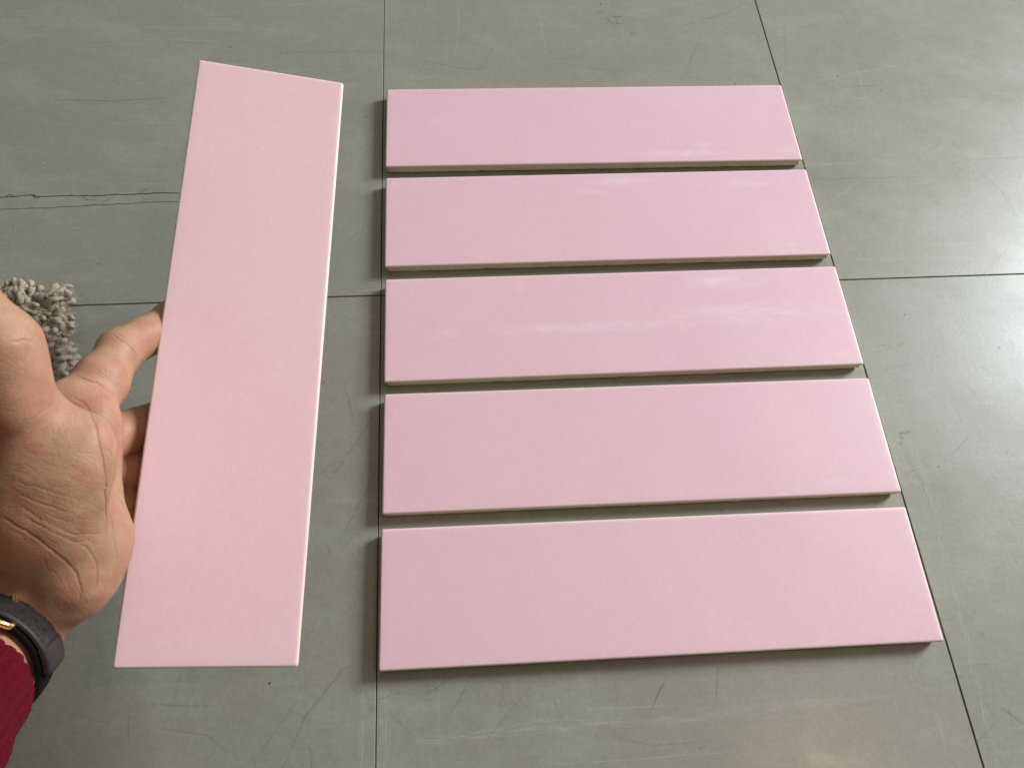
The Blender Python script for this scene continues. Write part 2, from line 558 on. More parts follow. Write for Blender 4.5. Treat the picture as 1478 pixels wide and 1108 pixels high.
dark = [([(285, 24), (310, 25), (346, 24)], 0.0006, 0.0003), ([(258, 60), (312, 65)], 0.0006, 0.0003),
        ([(380, 77), (460, 76), (550, 74)], 0.0005, 0.0004), ([(80, 144), (160, 146), (240, 142)], 0.0010, 0.0006),
        ([(455, 722), (500, 660), (548, 585)], 0.0005, 0.0003), ([(490, 780), (520, 725), (549, 665)], 0.0005, 0.0003),
        ([(409, 1108), (440, 1035), (500, 960)], 0.0006, 0.0003), ([(375, 1090), (400, 1050), (430, 1010)], 0.0005, 0.0003),
        ([(446, 1076), (451, 1090), (449, 1108)], 0.0008, 0.0003), ([(219, 1016), (280, 1018), (310, 1018)], 0.0005, 0.0003),
        ([(470, 780), (476, 795), (477, 800)], 0.0006, 0.0003), ([(620, 1000), (655, 975), (684, 968)], 0.0005, 0.0003),
        ([(645, 1035), (665, 1005), (684, 970)], 0.0005, 0.0003), ([(940, 1025), (955, 990), (962, 975)], 0.0006, 0.0003),
        ([(1034, 1015), (1036, 960)], 0.0006, 0.0003), ([(990, 110), (1000, 80), (1015, 45)], 0.0006, 0.0003),
        ([(985, 38), (1040, 22), (1080, 5)], 0.0006, 0.0004), ([(600, 85), (660, 98), (720, 104)], 0.0006, 0.0003),
        ([(787, 35), (793, 42)], 0.0006), ([(850, 100), (905, 103)], 0.0006, 0.0003), ([(1085, 45), (1100, 60)], 0.0006, 0.0002),
        ([(60, 365), (70, 345)], 0.0004, 0.0002), ([(168, 20), (190, 28)], 0.0005, 0.0002),
        ([(500, 350), (525, 330), (548, 325)], 0.0005, 0.0002), ([(495, 545), (507, 590), (512, 620)], 0.0005, 0.0003),
        ([(1330, 270), (1352, 264)], 0.0005, 0.0002), ([(1258, 500), (1282, 497), (1298, 510)], 0.0005, 0.0002),
        ([(440, 700), (520, 640)], 0.0004, 0.0002), ([(230, 1050), (300, 1060), (330, 1085)], 0.0004, 0.0003),
        ([(700, 1070), (740, 1020), (770, 985)], 0.0004, 0.0003), ([(1445, 1020), (1478, 1045)], 0.0009, 0.0004),
        ([(1400, 1080), (1440, 1040)], 0.0005, 0.0003), ([(880, 1060), (940, 1075), (1010, 1070)], 0.0004, 0.0003)]
for q in range(70):     # many short random hairlines where feet and tools dragged
    x, y = random.uniform(60, 1470), random.choice([random.uniform(0, 125), random.uniform(960, 1105), random.uniform(960, 1105)])
    if random.random() < 0.35:
        x, y = random.uniform(1300, 1470), random.uniform(100, 1100)
    a, l = random.uniform(0, math.pi), random.uniform(8, 60)
    dark.append(([(x, y), (x + l * math.cos(a) * 0.6, y + l * math.sin(a) * 0.6 + random.uniform(-3, 3)),
                  (x + l * math.cos(a), y + l * math.sin(a))], random.uniform(0.00025, 0.0005), 0.0003))
marks('dark_scratches', dark, M_DARK, 0.00022, floor)
stain = [([(876, 26), (884, 34), (896, 35)], 0.0022, 0.0006), ([(884, 25), (898, 25)], 0.0020, 0.0005), ([(862, 20), (870, 19)], 0.0014),
         ([(1298, 640), (1304, 640)], 0.0024), ([(1297, 625), (1314, 622)], 0.0018, 0.0006), ([(1300, 629), (1304, 633)], 0.0018),
         ([(541, 280), (541, 288)], 0.0018), ([(140, 380), (147, 382)], 0.0016), ([(1350, 291), (1356, 295)], 0.0012),
         ([(1440, 500), (1444, 503)], 0.0014), ([(1270, 131), (1276, 129)], 0.0013), ([(1388, 312), (1391, 314)], 0.0012),
         ([(1341, 338), (1345, 337)], 0.0012), ([(1414, 912), (1421, 918)], 0.0016), ([(1404, 880), (1410, 884)], 0.0012),
         ([(1238, 92), (1241, 93)], 0.0012), ([(1270, 270), (1273, 271)], 0.0012), ([(1358, 775), (1361, 779)], 0.0012),
         ([(1300, 569), (1303, 570)], 0.0012), ([(126, 989), (129, 991)], 0.0010), ([(560, 1050), (562, 1052)], 0.0011),
         ([(534, 815), (536, 816)], 0.0011), ([(253, 96), (254, 97)], 0.0011), ([(403, 96), (405, 97)], 0.0011),
         ([(1391, 366), (1393, 367)], 0.0012), ([(680, 14), (682, 15)], 0.0011), ([(1453, 655), (1456, 652)], 0.0013)]
marks('dark_stains', stain, M_STAIN, 0.00030, floor)

# ------------------------------------------------------------------ ceramic tiles
TW, TLN, TH = 0.07448, 0.300, 0.0079


def tile_meshes():
    # glazed cap: rounded pillow edge, 1.6 mm deep; clay body underneath, set back a little, with chipped lower edge
    def loop(hx, hy, z, r, nseg=5):
        pts = []
        for cx, cy, a0 in ((hx - r, hy - r, 0), (-hx + r, hy - r, 90), (-hx + r, -hy + r, 180), (hx - r, -hy + r, 270)):
            for s in range(nseg + 1):
                a = math.radians(a0 + 90 * s / nseg)
                pts.append((cx + r * math.cos(a), cy + r * math.sin(a), z))
        # extra points along the long sides keep waviness possible
        return pts
    hx, hy = TLN / 2, TW / 2
    rings = []
    zt = TH
    rings.append(loop(hx - 0.0003, hy - 0.0003, zt - 0.0019, 0.0012))
    for k in range(7):
        a = math.radians(90 * k / 6)
        R = 0.0013
        ins = R * (1 - math.cos(a))
        rings.append(loop(hx - ins, hy - ins, zt - R + R * math.sin(a), max(0.0012 - ins * 0.5, 0.0004)))
    ins2 = 0.0013
    for st, dz in ((0.0012, 0.00005), (0.003, 0.0001)):
        rings.append(loop(hx - ins2 - st, hy - ins2 - st, zt + dz * 0.6, 0.0008))
    n = len(rings[0])
    V = [p for r in rings for p in r]
    Fc = []
    for i in range(len(rings) - 1):
        for j in range(n):
            Fc.append((i * n + j, i * n + (j + 1) % n, (i + 1) * n + (j + 1) % n, (i + 1) * n + j))
    Fc.append(tuple(range((len(rings) - 1) * n, len(rings) * n)))
    Fc.append(tuple(reversed(range(0, n))))
    # body
    def loop2(hx, hy, z, wob, seed):
        pts = []
        per = []
        N, K = 90, 24
        for s in range(N):
            per.append((hx - 2 * hx * s / N, hy))
        for s in range(K):
            per.append((-hx, hy - 2 * hy * s / K))
        for s in range(N):
            per.append((-hx + 2 * hx * s / N, -hy))
        for s in range(K):
            per.append((hx, -hy + 2 * hy * s / K))
        for x, y in per:
            w = 1 + wob * 0
            nx = noise.noise(Vector((x * 140, y * 140, seed)))
            nn = noise.noise(Vector((x * 420, y * 420, seed + 3)))
            d = wob * (max(0, nx) + 0.5 * max(0, nn))
            sx = (abs(x) - d) / max(abs(x), 1e-6) if abs(abs(x) - hx) < 1e-6 else 1
            sy = (abs(y) - d) / max(abs(y), 1e-6) if abs(abs(y) - hy) < 1e-6 else 1
            pts.append((x * sx, y * sy, z + d * 0.8))
        return pts
    br = [loop2(hx - 0.0006, hy - 0.0006, TH - 0.0021, 0, 1), loop2(hx - 0.0007, hy - 0.0007, TH - 0.0045, 0, 1),
          loop2(hx - 0.0009, hy - 0.0009, 0.0016, 0.0002, 2), loop2(hx - 0.0010, hy - 0.0010, 0.0005, 0.0006, 4),
          loop2(hx - 0.0015, hy - 0.0015, 0.0, 0.0007, 5)]
    m = len(br[0])
    V2 = [p for r in br for p in r]
    F2 = []
    for i in range(len(br) - 1):
        for j in range(m):
            F2.append((i * m + j, (i + 1) * m + j, (i + 1) * m + (j + 1) % m, i * m + (j + 1) % m))
    F2.append(tuple(range(m)))
    F2.append(tuple(reversed(range((len(br) - 1) * m, len(br) * m))))
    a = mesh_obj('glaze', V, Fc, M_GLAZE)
    b = mesh_obj('clay_body', V2, F2, M_BISQUE)
    for o in (a, b):
        bm = bmesh.new()
        bm.from_mesh(o.data)
        bmesh.ops.recalc_face_normals(bm, faces=bm.faces)
        bm.to_mesh(o.data)
        bm.free()
    for p in a.data.polygons:
        p.use_smooth = len(p.vertices) == 4
    for p in b.data.polygons:
        p.use_smooth = len(p.vertices) == 4
    return a, b


g_obj, b_obj = tile_meshes()
tiles = [((0.1023, 0.4177), -0.0079, 'pink glazed wall tile farthest from the camera, chalky smear by its right corner'),
         ((0.1023, 0.3339), -0.0038, 'pink glazed wall tile second from the top, faint smudge along its upper edge'),
         ((0.1025, 0.2498), -0.0032, 'pink glazed wall tile in the middle of the row, long pale smears across it'),
         ((0.1023, 0.1667), -0.0087, 'clean pink glazed wall tile second nearest, between the smeared middle tile and the nearest'),
         ((0.1013, 0.0838), -0.0099, 'clean pink glazed wall tile nearest the camera, lying lowest in the row')]
tile_objs = []
for i, ((x, y), r, lab) in enumerate(tiles):
    t = empty('ceramic_tile', (x, y, 0.0004), (0, 0, r))
    tag(t, lab, 'tile', 'pink tiles laid side by side on the floor')
    if i == 0:
        g_obj.parent = t
        b_obj.parent = t
    else:
        for s in (g_obj, b_obj):
            c = s.copy()
            C.objects.link(c)
            c.parent = t
    tile_objs.append(t)


HR = np.array([[0.978473, 0.061076, 0.197128], [-0.025941, 0.984028, -0.176114], [-0.204736, 0.167209, 0.964429]])
HPOS = np.array([-0.1036, 0.1934, 0.1037])
held = empty('ceramic_tile')
# local tile mesh: long side along x, top at z=TH -> held tile: long side along HR[:,1]
lx, ly, lz = HR[:, 1], -HR[:, 0], HR[:, 2]
mh = Matrix([[lx[i], ly[i], lz[i], (HPOS - lz * TH)[i]] for i in range(3)] + [[0, 0, 0, 1]])
held.matrix_world = mh
tag(held, 'pink glazed wall tile held up in the hand, left of the row', 'tile')
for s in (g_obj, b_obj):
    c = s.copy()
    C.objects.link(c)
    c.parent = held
    c.color = (1.0, 1.0, 0.945, 1)      # warm light on the held tile, tinted into its glaze colour


def tl(u, v, w):
    """held tile frame (u across, v up, w out of the glaze) -> camera axes"""
    q = HPOS + HR @ np.array([u, v, w])
    return (q - np.array([0, 0, CAM_H])) @ M2


# ------------------------------------------------------------------ hand: one continuous surface from a smooth distance field
def smin(a, b, k):
    h = np.clip(0.5 + 0.5 * (b - a) / k, 0, 1)
    return b * (1 - h) + a * h - k * h * (1 - h)


def sd_cone(p, a, b, ra, rb):
    ba = b - a
    t = np.clip(((p - a) @ ba) / (ba @ ba), 0, 1)
    return np.linalg.norm(p - a - t[:, None] * ba, axis=1) - (ra + (rb - ra) * t)


def sd_ell(p, c, ax, r):
    """ax: 3x3 rows = axes"""
    q = (p - c) @ ax.T
    k0 = np.linalg.norm(q / r, axis=1)
    k1 = np.linalg.norm(q / (r * r), axis=1) + 1e-9
    return k0 * (k0 - 1) / k1


def sd_tri(p, a, b, c, r):
    ba, pa, cb, pb, ac, pc = b - a, p - a, c - b, p - b, a - c, p - c
    nor = np.cross(ba, ac)
    s = (np.sign(pa @ np.cross(ba, nor)) + np.sign(pb @ np.cross(cb, nor)) + np.sign(pc @ np.cross(ac, nor)))

    def e(v, q):
        t = np.clip((q @ v) / (v @ v), 0, 1)
        w = v * t[:, None] - q
        return (w * w).sum(1)
    d1 = np.minimum(np.minimum(e(ba, pa), e(cb, pb)), e(ac, pc))
    d2 = (pa @ nor) ** 2 / (nor @ nor)
    return np.sqrt(np.where(s < 2, d1, d2)) - r


def unit(v):
    return v / np.linalg.norm(v)


ADIR = unit(np.array([0.2146, -0.0992, 0.9717]))     # up the forearm, toward the photographer
WR = np.array([-0.1993, -0.1025, -0.2847]) - ADIR * 0.020    # wrist centre
E1 = unit(np.array([0.9416, -0.2433, -0.2328]))      # across the wrist
E2 = unit(np.array([0.2595, 0.9649, 0.0412]))        # out of the inner side of the wrist

I_M, I_P = P(118, 594, 0.328), P(173, 508, 0.352)
I_D, I_T = tl(-0.036, 0.010, -TH - 0.0092), tl(-0.016, 0.034, -TH - 0.0080)
M_M, M_P, M_D, M_T = P(134, 642, 0.347), tl(-0.034, -0.037, -TH - 0.0200), tl(-0.012, -0.026, -TH - 0.0090), tl(0.012, -0.022, -TH - 0.0082)
R_M, R_P, R_D, R_T = P(138, 690, 0.351), tl(-0.034, -0.064, -TH - 0.0190), tl(-0.010, -0.052, -TH - 0.0088), tl(0.012, -0.050, -TH - 0.0080)
K_M, K_P, K_D, K_T = P(142, 738, 0.347), tl(-0.034, -0.083, -TH - 0.0160), tl(-0.016, -0.078, -TH - 0.0080), tl(0.002, -0.078, -TH - 0.0072)
T_C, T_M, T_I, T_T = P(46, 735, 0.293), P(33, 605, 0.283), P(5, 500, 0.268), P(-36, 446, 0.264)


def hand_sdf(p):
    # fingers
    def chain(pts, rs, k=0.004):
        d = None
        for a, b, ra, rb in zip(pts, pts[1:], rs, rs[1:]):
            c = sd_cone(p, a, b, ra, rb)
            d = c if d is None else smin(d, c, k)
        return d
    idx = chain([I_M, I_P, I_D, I_T], [0.0105, 0.0097, 0.0092, 0.0078])
    # soft pads between the finger joints
    idx = smin(idx, sd_ell(p, (I_M * 0.5 + I_P * 0.5) + np.array([0.0005, 0, 0.002]), np.eye(3), np.array([0.0105, 0.0105, 0.0095])), 0.006)
    mid = chain([M_M, M_P, M_D, M_T], [0.0112, 0.0095, 0.0085, 0.0075])
    rin = chain([R_M, R_P, R_D, R_T], [0.0108, 0.0092, 0.0082, 0.0072])
    pin = chain([K_M, K_P, K_D, K_T], [0.0100, 0.0082, 0.0074, 0.0066])
    fingers = smin(smin(idx, mid, 0.003), smin(rin, pin, 0.003), 0.003)
    thumb = chain([T_C, T_M, T_I, T_T], [0.0160, 0.0128, 0.0108, 0.0098], 0.008)
    thumb = smin(thumb, sd_ell(p, P(18, 552, 0.272), np.eye(3), np.array([0.0108, 0.017, 0.0108])), 0.006)
    # palm plate and pads
    c = smin(sd_tri(p, WR + E2 * 0.002, I_M - np.array([0.004, 0, 0]), K_M - np.array([0.006, 0, 0]), 0.0125),
             sd_tri(p, I_M - np.array([0.003, 0, 0]), M_M - np.array([0.003, 0, 0]), R_M - np.array([0.005, 0, 0]), 0.0112), 0.008)
    ax = np.array([unit(np.array([0.5, 0.86, 0])), unit(np.array([-0.86, 0.5, 0])), [0, 0, 1.0]])
    then = sd_ell(p, P(78, 706, 0.289), ax, np.array([0.032, 0.0185, 0.0165]))
    ax2 = np.array([unit(np.array([0.22, 0.97, 0])), unit(np.array([-0.97, 0.22, 0])), [0, 0, 1.0]])
    hyp = sd_ell(p, P(123, 800, 0.308), ax2, np.array([0.025, 0.0160, 0.0160]))
    indx_pad = sd_ell(p, P(133, 615, 0.325), np.eye(3), np.array([0.0115, 0.0150, 0.0105]))
    d = smin(c, then, 0.012)
    d = smin(d, hyp, 0.014)
    d = smin(d, indx_pad, 0.006)
    d = smin(d, thumb, 0.010)
    d = smin(d, fingers, 0.0045)
    # wrist and forearm: oval section
    q = p - WR
    s = q @ ADIR
    x1, x2 = q @ E1, q @ E2
    sc = np.clip(s, -0.012, 0.16)
    ra = 0.0226 + 0.06 * np.clip(sc - 0.04, 0, 1)
    rb = 0.0184 + 0.06 * np.clip(sc - 0.03, 0, 1)
    kk = np.sqrt((x1 / ra) ** 2 + (x2 / rb) ** 2 + ((s - sc) / 0.018) ** 2)
    arm = (kk - 1) * rb * 0.95
    d = smin(d, arm, 0.010)
    d = smin(d, sd_cone(p, P(56, 786, 0.302), WR - ADIR * 0.008, 0.0160, 0.0140), 0.008)
    d = smin(d, sd_cone(p, P(136, 640, 0.331), P(142, 770, 0.319), 0.0088, 0.0110), 0.010)
    d = smin(d, sd_cone(p, P(108, 838, 0.304), WR + E1 * 0.007 - ADIR * 0.005, 0.0115, 0.0115), 0.007)
    # tendon ridges in the wrist
    for off in (-0.004, 0.006):
        a = WR + E1 * off + E2 * 0.0178 + ADIR * 0.002
        d = smin(d, sd_cone(p, a, a + ADIR * 0.05, 0.0018, 0.0022), 0.005)
    return d


def surface_nets(fn, lo, hi, h):
    n = np.ceil((hi - lo) / h).astype(int) + 1
    n = ((n + 7) // 8) * 8 + 1
    # coarse pass
    st = 8
    ax = [lo[i] + h * np.arange(n[i]) for i in range(3)]
    cg = np.stack(np.meshgrid(*[a[::st] for a in ax], indexing='ij'), -1)
    cd = fn(cg.reshape(-1, 3)).reshape(cg.shape[:3])
    full = np.repeat(np.repeat(np.repeat(cd, st, 0), st, 1), st, 2)[:n[0], :n[1], :n[2]].astype(np.float32)
    near = np.abs(cd) < st * h * 2.2
    mask = np.repeat(np.repeat(np.repeat(near, st, 0), st, 1), st, 2)
    mask = np.roll(mask, (-st // 2,) * 3, (0, 1, 2))[:n[0], :n[1], :n[2]]
    full = np.roll(np.repeat(np.repeat(np.repeat(cd, st, 0), st, 1), st, 2), (-st // 2,) * 3, (0, 1, 2))[:n[0], :n[1], :n[2]].astype(np.float32)
    ii = np.argwhere(mask)
    # second level: trim to |d| < 3h by direct evaluation in batches
    pts = lo + ii * h
    vals = np.empty(len(pts), np.float32)
    B = 400000
    for s in range(0, len(pts), B):
        vals[s:s + B] = fn(pts[s:s + B])
    full[ii[:, 0], ii[:, 1], ii[:, 2]] = vals
    D = full
    sg = D < 0
    # cells crossing
    c = [sg[i:n[0] - 1 + i, j:n[1] - 1 + j, k:n[2] - 1 + k] for i in (0, 1) for j in (0, 1) for k in (0, 1)]
    sm = sum(a.astype(np.int8) for a in c)
    act = (sm > 0) & (sm < 8)
    cells = np.argwhere(act)
    idx = -np.ones(act.shape, np.int64)
    idx[act] = np.arange(len(cells))
    acc = np.zeros((len(cells), 3))
    cnt = np.zeros(len(cells))
    corners = [(i, j, k) for i in (0, 1) for j in (0, 1) for k in (0, 1)]
    for a in corners:
        for ax_ in range(3):
            if a[ax_]:
                continue
            b = list(a)
            b[ax_] = 1
            da = D[cells[:, 0] + a[0], cells[:, 1] + a[1], cells[:, 2] + a[2]]
            db = D[cells[:, 0] + b[0], cells[:, 1] + b[1], cells[:, 2] + b[2]]
            cr = (da < 0) != (db < 0)
            t = np.where(cr, da / np.where(cr, da - db, 1), 0)
            q = np.array(a, float) + t[:, None] * (np.array(b) - np.array(a))
            acc[cr] += q[cr]
            cnt[cr] += 1
    V = lo + h * (cells + acc / cnt[:, None])
    faces = []
    for ax_ in range(3):
        sl0 = [slice(1, n[i] - 1) for i in range(3)]
        sl1 = list(sl0)
        sl0[ax_] = slice(0, n[ax_] - 1)
        sl1[ax_] = slice(1, n[ax_])
        s0, s1 = sg[tuple(sl0)], sg[tuple(sl1)]
        e = np.argwhere(s0 != s1)
        flip = s0[e[:, 0], e[:, 1], e[:, 2]]
        e = e + np.array([0 if i == ax_ else 1 for i in range(3)])
        u, v = (ax_ + 1) % 3, (ax_ + 2) % 3
        o = np.zeros(3, int)
        def cell(du, dv):
            q = e.copy()
            q[:, u] -= du
            q[:, v] -= dv
            return idx[q[:, 0], q[:, 1], q[:, 2]]
        f = np.stack([cell(1, 1), cell(0, 1), cell(0, 0), cell(1, 0)], 1)
        f[~flip] = f[~flip][:, ::-1]
        faces.append(f[(f >= 0).all(1)])
    return V, np.concatenate(faces)


lo = np.array([-0.240, -0.160, -0.405])
hi = np.array([-0.105, 0.040, -0.165])
HV, HF = surface_nets(hand_sdf, lo, hi, 0.0008)
# one vertex normal per vertex from the field
eps = 0.0006
HN = np.stack([hand_sdf(HV + np.eye(3)[i] * eps) - hand_sdf(HV - np.eye(3)[i] * eps) for i in range(3)], 1)
HN /= np.linalg.norm(HN, axis=1)[:, None] + 1e-12
HV = HV - HN * hand_sdf(HV)[:, None] * 0.9
# split every quad in four for the creases
NV = len(HV)
ed = np.concatenate([HF[:, [0, 1]], HF[:, [1, 2]], HF[:, [2, 3]], HF[:, [3, 0]]])
eds = np.sort(ed, 1)
ue, inv = np.unique(eds, axis=0, return_inverse=True)
inv = inv.reshape(-1)
EV = (HV[ue[:, 0]] + HV[ue[:, 1]]) / 2
FV = HV[HF].mean(1)
nf = len(HF)
eid = NV + inv.reshape(4, nf)
fid = NV + len(ue) + np.arange(nf)
HF = np.concatenate([np.stack([HF[:, k], eid[k], fid, eid[(k + 3) % 4]], 1) for k in range(4)])
HV = np.concatenate([HV, EV, FV])
dd = hand_sdf(HV)
EN = np.concatenate([HN, HN[ue[:, 0]] + HN[ue[:, 1]], HN[HF[:nf, 0]] * 1.0])
HN = EN / (np.linalg.norm(EN, axis=1)[:, None] + 1e-12)
HV = HV - HN * dd[:, None] * 0.8

# creases: polylines dropped on the skin, grooves carved by 3-D distance
vpx = 739 + FPX * HV[:, 0] / -HV[:, 2]
vpy = 554 - FPX * HV[:, 1] / -HV[:, 2]
facing = (HN * -HV).sum(1) > 0
fi = np.where(facing)[0]


def drop(pts, n):
    pts = np.array(pts, float)
    d = np.r_[0, np.cumsum(np.linalg.norm(np.diff(pts, axis=0), axis=1))]
    s = np.linspace(0, d[-1], n)
    q = np.stack([np.interp(s, d, pts[:, 0]), np.interp(s, d, pts[:, 1])], 1)
    out = []
    for a in q:
        r = (vpx[fi] - a[0]) ** 2 + (vpy[fi] - a[1]) ** 2
        cand = fi[np.argsort(r)[:6]]
        if r.min() > 30:
            continue
        out.append(HV[cand[np.argmax(HV[cand, 2])]])
    return np.array(out)


crease = np.zeros(len(HV))
disp = np.zeros(len(HV))


def carve(pts, width, depth, n=None):
    n = n or max(4, int(np.linalg.norm(np.diff(np.array(pts), axis=0), axis=1).sum() / 3))
    L = drop(pts, n)
    if len(L) < 2:
        return
    lo_, hi_ = L.min(0) - width * 4, L.max(0) + width * 4
    sel = np.where(((HV > lo_) & (HV < hi_)).all(1))[0]
    if not len(sel):
        return
    best = np.full(len(sel), 9.0)
    tt = np.zeros(len(sel))
    m = len(L) - 1
    for i in range(m):
        a, b = L[i], L[i + 1]
        ba = b - a
        if ba @ ba < 1e-12:
            continue
        t = np.clip(((HV[sel] - a) @ ba) / (ba @ ba), 0, 1)
        r = np.linalg.norm(HV[sel] - a - t[:, None] * ba, axis=1)
        u = r < best
        best[u] = r[u]
        tt[u] = (i + t[u]) / m
    fade = np.clip(np.sin(np.pi * np.clip(tt, 0, 1)) * 2.0, 0.12, 1)
    g = np.exp(-(best / width) ** 2) * fade
    sh = np.exp(-((best - width * 2.0) / (width * 1.1)) ** 2) * fade
    depth = depth * 0.30
    width = width * 0.75
    g = np.exp(-(best / width) ** 2) * fade
    disp[sel] = np.minimum(disp[sel], -depth * g) + 0.25 * depth * sh * 0
    disp[sel] += 0.10 * depth * sh * (disp[sel] > -1e-5)
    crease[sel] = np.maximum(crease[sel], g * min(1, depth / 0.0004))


W, Dp = 0.00050, 0.0010
carve([(120, 580), (131, 596), (141, 615), (145, 638), (150, 662), (154, 685), (152, 716), (154, 751), (150, 775)], 0.00065, 0.0013)
carve([(134, 592), (145, 612), (150, 640), (158, 668), (154, 690)], 0.0004, 0.0006)
carve([(104, 572), (121, 579), (134, 597)], 0.0005, 0.0005)
carve([(108, 541), (130, 548), (143, 551), (160, 565), (166, 572)], 0.0006, 0.0012)
carve([(121, 553), (140, 556), (156, 566)], 0.0004, 0.0005)
carve([(161, 482), (184, 495), (195, 508), (202, 514)], 0.0005, 0.0009)
carve([(166, 479), (186, 490), (200, 503)], 0.0004, 0.0007)
carve([(16, 494), (34, 490), (48, 492), (58, 497)], 0.0005, 0.0006)
carve([(36, 612), (50, 600), (68, 589), (86, 575)], 0.0006, 0.0004)
carve([(-10, 742), (10, 752), (35, 766), (56, 779), (82, 798), (98, 812), (112, 829), (118, 854), (113, 879)], 0.0006, 0.0009)
carve([(150, 640), (163, 655), (160, 680), (155, 700)], 0.0004, 0.0006)
carve([(16, 693), (50, 702), (106, 721)], 0.0004, 0.0006)
carve([(21, 711), (60, 727), (106, 742)], 0.0004, 0.0006)
carve([(23, 728), (60, 750), (106, 772), (153, 769)], 0.0005, 0.0006)
carve([(30, 745), (70, 765), (110, 783), (130, 782)], 0.0004, 0.0006)
carve([(107, 780), (125, 790), (140, 812), (142, 840), (132, 860)], 0.0005, 0.0006)
carve([(155, 700), (158, 740), (165, 780), (172, 820)], 0.0004, 0.0005)
carve([(162, 560), (170, 580), (176, 600)], 0.0003, 0.0003)
for q in range(80):       # fine criss-cross wrinkles of the thumb ball
    x, y = random.uniform(10, 125), random.uniform(640, 775)
    a = random.gauss(0.38, 0.13) + (y - 700) * 0.002
    l = random.uniform(18, 55)
    carve([(x, y), (x + l * 0.5 * math.cos(a), y + l * 0.5 * math.sin(a) + random.uniform(-2, 2)), (x + l * math.cos(a), y + l * math.sin(a))],
          random.uniform(0.00022, 0.00042), random.uniform(0.00012, 0.00036))
for q in range(26):
    x, y = random.uniform(60, 150), random.uniform(590, 720)
    a = random.choice([random.gauss(1.1, 0.2), random.gauss(-0.7, 0.2), random.gauss(1.45, 0.15)])
    l = random.uniform(14, 45)
    carve([(x, y), (x + l * 0.5 * math.cos(a) + 2, y + l * 0.5 * math.sin(a)), (x + l * math.cos(a), y + l * math.sin(a))],
          random.uniform(0.00022, 0.00035), random.uniform(0.0001, 0.00028))
for q in range(18):
    x, y = random.uniform(60, 150), random.uniform(800, 880)
    a = random.gauss(0.9, 0.35)
    l = random.uniform(14, 40)
    carve([(x, y), (x + l * math.cos(a), y + l * math.sin(a))], random.uniform(0.0003, 0.0005), random.uniform(0.0001, 0.00025))
for q in range(12):
    t = random.uniform(0.2, 0.95)
    x, y = 115 + 60 * t, 585 - 85 * t
    carve([(x - 12, y - 8), (x + 8, y + 6), (x + 20, y + 16)], 0.0003, random.uniform(0.0001, 0.0003))
lowf = np.array([noise.noise(Vector(v * 55)) * 0.0007 + noise.noise(Vector(v * 140)) * 0.00028 for v in HV])
HV = HV + HN * (disp + lowf)[:, None]

person = empty('person', tuple(to_world(WR)))
tag(person, 'bare left hand in a ribbed dark red sleeve, holding up a pink tile', 'person')
body_me = bpy.data.meshes.new('hand')
HW = to_world(HV) - np.array(to_world(WR))
body_me.vertices.add(len(HW))
body_me.vertices.foreach_set('co', HW.astype(np.float32).ravel())
body_me.loops.add(len(HF) * 4)
body_me.loops.foreach_set('vertex_index', HF.astype(np.int32).ravel())
body_me.polygons.add(len(HF))
body_me.polygons.foreach_set('loop_start', np.arange(0, len(HF) * 4, 4, dtype=np.int32))
body_me.polygons.foreach_set('use_smooth', np.ones(len(HF), bool))
body_me.update(calc_edges=True)
body_me.validate()
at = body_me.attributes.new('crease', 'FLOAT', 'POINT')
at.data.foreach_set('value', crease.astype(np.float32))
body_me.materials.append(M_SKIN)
hand = mesh_obj('hand', None, None, mesh=body_me, parent=person)
print('hand verts', len(HV))

# ------------------------------------------------------------------ sleeve
M_SLEEVE = mat_plain('dark_red_knit', (0.062, 0.0008, 0.003), 0.9, 0, 1100, 0.7, 0.0004, (0.120, 0.0015, 0.007), spec=0.15)


def arm_pt(s, th, extra, flat=1.0):
    ra = 0.0238 + 0.06 * max(0, min(s, .16) - 0.04) + extra
    rb = 0.0198 + 0.06 * max(0, min(s, .16) - 0.03) + extra * flat
    return WR + ADIR * s + E1 * ra * math.cos(th) + E2 * rb * math.sin(th)


NTH, NS = 46 * 10, 90
V, Fc = [], []
S0 = 0.0402
prof = [(S0 + 0.012, 0.0012), (S0 + 0.004, 0.0014), (S0 + 0.0006, 0.0022), (S0, 0.0034), (S0 + 0.0008, 0.0048)]
prof += [(S0 + 0.0008 + 0.115 * (k / NS), 0.0052) for k in range(1, NS + 1)]
for kx, (s, ex) in enumerate(prof):
    for j in range(NTH):
        th = 2 * math.pi * j / NTH
        rib = abs(math.sin(th * 40 / 2 + (s - S0) * 6)) ** 0.7
        st = 0.00018 * math.sin((s - S0) * 3600 + (1 if math.sin(th * 46 / 2) > 0 else 0) * 2)
        ee = ex
        if kx >= 3:
            ee += (0.0007 + 0.0005 * min(1, (s - S0) / 0.01 if s > S0 else 0)) * rib - 0.0005 + st
            ee += 0.0022 * noise.noise(Vector((math.cos(th) * 1.6, math.sin(th) * 1.6, s * 38)))
            ee += 0.0035 * min(1, max(0, (s - S0) / 0.02)) * (0.5 + 0.5 * math.sin((s - S0) * 190 + th * 1.3)) * 0.45
        wob = 0.0012 * noise.noise(Vector((math.cos(th) * 3, math.sin(th) * 3, 7)))
        V.append(to_world(arm_pt(s + wob, th, ee)) - to_world(WR))
m = NTH
for i in range(len(prof) - 1):
    for j in range(m):
        Fc.append((i * m + j, i * m + (j + 1) % m, (i + 1) * m + (j + 1) % m, (i + 1) * m + j))
sleeve = mesh_obj('sleeve', V, Fc, M_SLEEVE, person)
